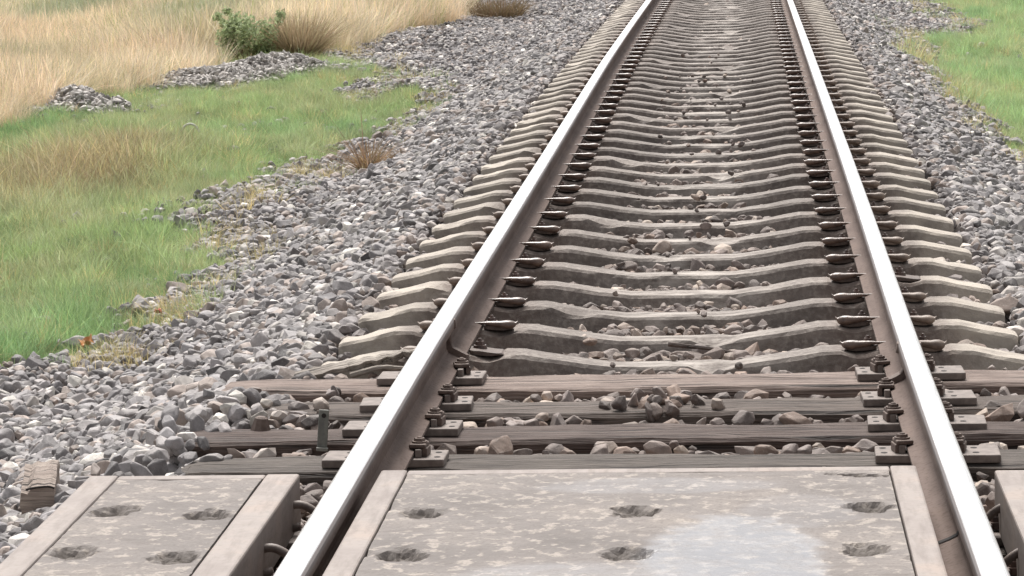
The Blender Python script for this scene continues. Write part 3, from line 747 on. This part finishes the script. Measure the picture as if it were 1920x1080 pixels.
def lf(x, y, a, b, s=0): return .5+.5*np.sin(x*a+s+1.3*np.sin(y*b*.7+s*2))*np.sin(y*b+s*1.7+1.1*np.sin(x*a*.6))
def green_field(name, poly, x0, x1, y0, y1, side):
    P = []
    for (ya, yb, s) in ((y0, 24, .062), (24, 34, .078), (34, y1, .10)):
        if yb <= ya: continue
        nx, ny = int((x1-x0)/s), int((yb-ya)/s)
        X, Yg = np.meshgrid(x0+s*(np.arange(nx)+.5), ya+s*(np.arange(ny)+.5)); X = X.ravel()+rng.uniform(-.5, .5, nx*ny)*s; Yg = Yg.ravel()+rng.uniform(-.5, .5, nx*ny)*s
        wx, wy = wob(X, Yg, .10); k = inside(poly, wx, wy)
        ox, oy = wob(X+side*.42, Yg, .16); strag = ~k & inside(poly, ox, oy) & (rng.random(X.size) < .10+.35*(lf(X, Yg, 5.1, 2.7, 4) > .62))
        if side < 0: k &= ~inside(DRY, wx, wy) | ((Yg < 47) & (rng.random(X.size) < .05))
        k &= rng.random(X.size) < .55+.45*lf(X, Yg, 2.1, 1.3, 2)
        # thin towards the ballast edge
        xo, yo = wob(X+(-side)*.22, Yg, .10); ed = ~inside(poly, xo, yo); k &= ~ed | (rng.random(X.size) < .6)
        k |= strag
        P.append(np.stack([X, Yg, np.where(strag, rng.uniform(.45, 1.25, X.size), np.where(ed, .75, 1.0))], 1)[k])
    P = np.concatenate(P); n = len(P); X, Yg = P[:, 0], P[:, 1]
    t = np.clip(lf(X, Yg, .9, .55, 4)*1.3-.35, 0, 1)[:, None]; u = np.clip(lf(X, Yg, 2.6, 1.5, 1)*1.6-.6, 0, 1)[:, None]
    if side < 0:
        g1, g2, g3 = np.array((.315, .42, .205)), np.array((.235, .375, .185)), np.array((.43, .41, .27))
        br = np.exp(-(((X+4.7)/.75)**2+((Yg-24)/2.4)**2))[:, None]
        br = np.clip(br*1.3*rng.uniform(.5, 1.2, (n, 1)), 0, .95)
    else:
        g1, g2, g3 = np.array((.37, .49, .25)), np.array((.30, .47, .24)), np.array((.45, .47, .29)); br = np.zeros((n, 1))
    c = g1*(1-t)+g2*t; c = c*(1-.45*u)+g3*.45*u; c = c*(1-br)+np.array((.38, .31, .20))*br
    c = c*rng.uniform(.8, 1.2, (n, 1)); dry1 = (rng.random(n) < .08) | ((P[:, 2] != .75) & (P[:, 2] != 1) & (rng.random(n) < .65)); c[dry1] = np.array((.55, .47, .26))*rng.uniform(.8, 1.1, (dry1.sum(), 1))
    hf = lf(X, Yg, 9, 6.5, 3)*.6+lf(X, Yg, 17, 12, 8)*.4
    c = c*(.58+.85*hf)[:, None]
    yl = np.clip(lf(X, Yg, 6, 3.8, 11)*2-1.15, 0, 1)[:, None]*.7; c = c*(1-yl)+np.array((.55, .56, .36))*yl
    sc = (.80 if side < 0 else .9)*P[:, 2]*rng.uniform(.6, 1.2, n)*(.55+.55*lf(X, Yg, 1.5, 1.1, 7)+.5*hf); sc = sc*(1+.9*br[:, 0])
    rot = np.zeros((n, 3)); rot[:, 2] = rng.uniform(0, 6.28, n); rot[:, :2] = rng.normal(0, .24, (n, 2))
    P3 = np.stack([X, Yg, ground(X, Yg)-.02], 1)
    return scatter(name, greenc, P3, rot, np.stack([sc, sc, sc], 1), rng.integers(0, 6, n), c)
tag(green_field('green_grass', GL, -11, -2.3, 13.2, 46, -1), 'short green grass growing between the ballast slope and the tall dry grass', 'grass')
tag(green_field('green_grass', GR, 1.8, 6.5, 17, 58, 1), 'bright yellow-green grass at the foot of the ballast, away from the dry field', 'grass')
def dry_field():
    P = []
    for (ya, yb, s) in ((21, 38, .10), (38, 50, .12), (50, 84, .17)):
        x0, x1 = -20, -3.4
        nx, ny = int((x1-x0)/s), int((yb-ya)/s)
        X, Yg = np.meshgrid(x0+s*(np.arange(nx)+.5), ya+s*(np.arange(ny)+.5)); X = X.ravel()+rng.uniform(-.5, .5, nx*ny)*s; Yg = Yg.ravel()+rng.uniform(-.5, .5, nx*ny)*s
        wx, wy = wob(X, Yg, .12); k = inside(DRY, wx, wy) & (X > -.25*Yg-2.5)
        k &= rng.random(X.size) < .5+.5*lf(X, Yg, 1.3, .8, 3)
        k &= ~((((X+5.15)/1.0)**2+((Yg-38.6)/1.5)**2) < 1)
        P.append(np.stack([X, Yg], 1)[k])
    P = np.concatenate(P); n = len(P); X, Yg = P[:, 0], P[:, 1]
    t = lf(X, Yg, .9, .45, 2)[:, None]; u = np.clip(lf(X, Yg, 1.7, .6, 5)*1.8-.75, 0, 1)[:, None]
    c = np.array((.80, .715, .555))*(1-t)+np.array((.70, .575, .44))*t
    c = c*(1-.6*u)+np.array((.38, .38, .26))*.6*u
    ew = np.exp(-((X+9.9)/.7)**2-((Yg-50)/3.)**2)+np.exp(-((X+7.3)/.5)**2-((Yg-46.5)/2.5)**2)+.9*np.exp(-((X+14)/1.3)**2-((Yg-64)/4.)**2)
    ew = np.clip(ew, 0, .85)[:, None]; c = c*(1-ew)+np.array((.33, .39, .27))*ew
    g = rng.random(n) < .07; c[g] = np.array((.32, .36, .15))
    c = c*rng.uniform(.75, 1.2, (n, 1))
    sc = rng.uniform(.65, 1.15, n)*(.7+.5*lf(X, Yg, 1.1, .9, 9)); sc *= np.clip(.75+(Yg-26)/40, .7, 1.1)
    rot = np.zeros((n, 3)); rot[:, 2] = rng.uniform(0, 6.28, n); rot[:, :2] = rng.normal(0, .14, (n, 2))
    return scatter('dry_grass', dryc, np.stack([X, Yg, ground(X, Yg)-.02], 1), rot, np.stack([sc, sc, sc], 1), rng.integers(0, 6, n), c)
tag(dry_field(), 'tall straw-coloured dry grass filling the field behind the green strip', 'grass')

# ------------------------------------------------------------------ bushes and single plants
def blades(name, parent, loc, n, seed, h0, h1, rad, wid, lean, c, var=.25, zoff=0.0):
    r = random.Random(seed); V = []; F = []; C = []
    for _ in range(n):
        a = r.uniform(0, 6.283); q = rad*math.sqrt(r.random()); bx, by = q*math.cos(a), q*math.sin(a); h = r.uniform(h0, h1)
        la = a+r.gauss(0, .6); le = abs(r.gauss(lean*.6, lean*.5)); dx, dy = math.cos(la), math.sin(la); fa = r.uniform(0, 6.283); sx, sy = math.cos(fa)*wid, math.sin(fa)*wid
        k = len(V); v = r.uniform(1-var, 1+var); t = tuple(min(1, x*v*r.uniform(.92, 1.08)) for x in c)
        for s, w in ((0, 1), (.35, .85), (.7, .6), (1, .1)):
            o = le*s*h*(1+.5*s); z = h*s*math.sqrt(max(.05, 1-(le*s*.62)**2))+zoff
            V += [(bx+dx*o-sx*w, by+dy*o-sy*w, z), (bx+dx*o+sx*w, by+dy*o+sy*w, z)]; C += [t, t]
        for i in range(3): F.append((k+2*i, k+2*i+1, k+2*i+3, k+2*i+2))
    me = bpy.data.meshes.new(name); me.from_pydata(V, [], F); me.materials.append(GRASS_G)
    color_attr(me, 'col', np.array(C)); color_attr(me, 'blade', np.ones((len(V), 3)))
    return link(name, me, parent, loc)
def leafy(name, parent, n, seed, ax, ay, h, size, c):
    r = random.Random(seed); V = []; F = []; C = []
    lob = [(r.uniform(-.62, .62)*ax, r.gauss(0, .4)*ay, r.uniform(.10, .80)*h, r.uniform(.14, .36)) for _ in range(20)]+[(r.uniform(-.7, .9)*ax, r.gauss(0, .4)*ay, r.uniform(.7, 1.0)*h, r.uniform(.10, .2)) for _ in range(9)]
    for _ in range(n):
        lx, ly, lz, lr = r.choices(lob, [q[3]**1.7 for q in lob])[0]
        d = Vector((r.gauss(0, 1), r.gauss(0, 1), r.gauss(0, 1))).normalized()*(r.random()**.5)*lr
        p = Vector((lx+d.x*ax, ly+d.y*ay, max(.02, lz+d.z*h*.85)))
        u = Vector((r.gauss(0, 1), r.gauss(0, 1), r.gauss(0, 1))).normalized(); w = u.cross(Vector((r.gauss(0, 1), r.gauss(0, 1), r.gauss(0, 1)))).normalized()
        s = size*r.uniform(.6, 1.3); k = len(V)
        V += [tuple(p-u*s), tuple(p-w*s*.38), tuple(p+u*s), tuple(p+w*s*.38)]; v = r.uniform(.65, 1.35); C += [tuple(x*v for x in c)]*4; F.append((k, k+1, k+2, k+3))
    me = bpy.data.meshes.new(name); me.from_pydata(V, [], F); me.materials.append(GRASS_G)
    color_attr(me, 'col', np.array(C)); color_attr(me, 'blade', np.ones((len(V), 3)))
    return link(name, me, parent)
def place(name, label, cat, x, y):
    o = bpy.data.objects.new(name, None); col.objects.link(o); o.location = (x, y, float(ground(x, y))-.01); return tag(o, label, cat)
b = place('leafy_bush', 'small leafy green bush behind the long gravel ridge, next to the brown bush', 'bush', -5.50, 38.7)
leafy('foliage', b, 3600, 4, .44, .42, .60, .030, (.36, .43, .24)); blades('stem', b, None, 40, 8, .3, .55, .1, .004, .45, (.13, .10, .06))
b = place('dry_bush', 'rounded brown dry bush beside the leafy green bush', 'bush', -4.92, 39.0)
blades('twigs', b, None, 1700, 9, .30, .66, .16, .0035, .72, (.34, .265, .165)); blades('stem', b, None, 160, 10, .15, .35, .12, .006, .7, (.12, .085, .05))
b = place('withered_tuft', 'withered brown grass tuft lying on the ballast slope at the green edge', 'plant', -2.44, 23.95)
blades('dry_leaves', b, None, 260, 12, .12, .26, .07, .003, 1.35, (.30, .20, .11), .35, .02)
blades('stem', b, (-.02, -.1, .02), 30, 13, .2, .5, .03, .005, 1.6, (.22, .16, .11))
b = place('brown_scrub', 'dark brown withered scrub at the top end of the ballast, by the dry grass', 'plant', -3.3, 49.5)
blades('twigs', b, None, 900, 19, .15, .42, .35, .004, .9, (.20, .145, .085))

# ------------------------------------------------------------------ single small things
# wooden block
b = MB()
bm = bmesh.new(); bmesh.ops.create_cube(bm, size=1); bmesh.ops.subdivide_edges(bm, edges=bm.edges[:], cuts=5, use_grid_fill=True)
for v in bm.verts:
    c = v.co.copy(); v.co = Vector((c.x*.105, c.y*.30, c.z*.125))
    v.co.z += .012*math.exp(-((c.y+.5)/.25)**2)*(1 if c.z > 0 else 0)*-1 + mnoise.noise(Vector((c.x*3, c.y*2, c.z*3)))*.012
    v.co.x += mnoise.noise(Vector((c.x*3+9, c.y*2, c.z*3)))*.010
    if c.x < -.3 and c.z > .3: v.co.z -= .012
b.bm(bm)
blk = b.build('wooden_block', BLOCK, None, (-1.965, 10.14, float(ground(-1.985, 10.05))+.07)); blk.rotation_euler = (math.radians(4), math.radians(2), math.radians(9))
tag(blk, 'square-cut block of old wood with a cracked end on the stones beside the crossing panel', 'wooden block')
h = MB(); M = Matrix.Translation((.032, -.1515, -.025)) @ Matrix.Rotation(math.pi/2, 4, 'X'); h.cyl(0, 0, 0, .006, .009, .009, 12, M); h.build('bolt_hole_shade', DARK, blk)  # dark disc on the end face, drawn for the shade in a hole
h = MB(); h.tube([(-.036, -.1555, .046), (-.01, -.1565, .052), (.03, -.1560, .056), (.05, -.152, .05)], .0035, 6); h.build('crack', DARK, blk)
# broken board on the first concrete sleeper
b = MB(); n = 24
for i in range(n+1):
    t = i/n; x = -.225+.45*t; w = .062*(1-.72*max(0, t-.25)/.75)+.004*math.sin(i*2.7); lo = -.055+.03*max(0, t-.2)+.008*math.sin(i*1.9)+.006*math.sin(i*4.3)
    for (y, z) in ((lo, -.011), (lo, .009+.002*math.sin(i)), (lo+w*.5, .012), (lo+w, .010), (lo+w, -.011)): b.v.append((x, y, z))
for i in range(n):
    for k in range(5): b.f.append((i*5+k, i*5+(k+1) % 5, (i+1)*5+(k+1) % 5, (i+1)*5+k))
b.f.append(tuple(range(5))); b.f.append(tuple(range(n*5, n*5+5)))
bd = b.build('broken_board', BOARD, None, (-1.075, 11.03, -.168)); bd.rotation_euler = (math.radians(14), math.radians(-10), math.radians(11))
tag(bd, 'splintered grey board lying across the outer end of the nearest concrete sleeper', 'board')
b = MB(); b.tube([(-.02, -.06, -.02), (.08, -.075, -.008), (.15, -.09, -.02), (.20, -.10, -.03)], lambda t: .012*(1-.5*t), 7); b.build('splinter', BOARD, bd)
# upright steel strap
b = MB(); b.box(-.015, .015, -.004, .004, -.06, .052, bev=.0025); b.box(-.017, .017, -.030, .0, -.068, -.058, bev=.002)
st = b.build('steel_strap', m_iron('grey_green_steel', (.11, .11, .10), (.20, .20, .175), .55), None, (-.995, 9.56, -.135)); st.rotation_euler = (math.radians(-6), math.radians(5), math.radians(8))
tag(st, 'narrow grey steel strap standing upright against the reddish wooden sleeper', 'strap')
h = MB(); h.cyl(0, 0, -.0005, .0015, .007, .007, 12, Matrix.Translation((0, -.0045, .035)) @ Matrix.Rotation(math.pi/2, 4, 'X')); h.build('strap_hole_shade', DARK, st)  # flat dark disc standing for the shade inside the strap's hole
# iron peg
b = MB(); b.cyl(0, 0, -.01, .036, .034, .020, 9); b.cyl(0, 0, .036, .041, .020, .012, 9)
pg = b.build('iron_peg', CLAMP, None, (-1.215, 9.80, -.182)); pg.rotation_euler.y = .1
tag(pg, 'stubby dark iron peg on the outer end of the reddish wooden sleeper', 'peg')
# dark stick between the two nearest concrete sleepers
b = MB(); b.tube([(-.10, .03, .012), (-.03, .01, .006), (.05, -.01, 0), (.12, -.03, -.012)], lambda t: .009*(1-.4*t), 7)
tag(b.build('stick', m_wood('dark_twig_bark', (.05, .035, .03), (.09, .065, .055), (.13, .1, .085)), None, (.075, 11.50, -.205)), 'dark stick lying among the stones between the two nearest concrete sleepers', 'stick')
# scraps
def scrap(name, label, cat, x, y, c, s, seed):
    r = random.Random(seed); b = MB(); n = 6
    for j in range(n):
        for i in range(n):
            u, v = i/(n-1)-.5, j/(n-1)-.5
            b.v.append((u*s+r.uniform(-.06, .06)*s, v*s*.8+r.uniform(-.06, .06)*s, s*.35*math.sin(u*4+seed)*math.cos(v*5)+r.uniform(0, .12)*s))
    for j in range(n-1):
        for i in range(n-1): b.f.append((j*n+i, j*n+i+1, (j+1)*n+i+1, (j+1)*n+i))
    m, nn, l, bs = mat(name+'_surface', .5); l.new(ramp(nn, l, noise_(nn, l, ocoord(nn), 40, 3), [(.3, tuple(k*.7 for k in c)), (.7, c)]), bs.inputs['Base Color'])
    o = b.build(name, m, None, (x, y, float(ground(x, y))+.045)); o.rotation_euler = (.5, .2, seed)
    sl = o.modifiers.new('thickness', 'SOLIDIFY'); sl.thickness = .002
    tag(o, label, cat)
scrap('wrapper_scrap', 'tiny red scrap of wrapper on the stones at the grass edge', 'litter', -2.63, 16.1, (.62, .10, .07), .045, 2)
scrap('dead_leaf', 'orange-brown dead leaf at the lower edge of the grass', 'leaf', -2.83, 15.3, (.55, .27, .10), .075, 5)
b = MB(); b.tube([(-.07, 0, 0), (-.05, .01, .045), (0, .015, .068), (.05, .01, .045), (.075, 0, 0)], .010, 7)
tag(b.build('plastic_hoop', m_iron('faded_plastic', (.42, .42, .38), (.55, .55, .50), .6), None, (-4.2, 26.7, float(ground(-4.2, 26.7))+.06)), 'faded pale hoop sticking out of the middle of the green grass', 'litter')
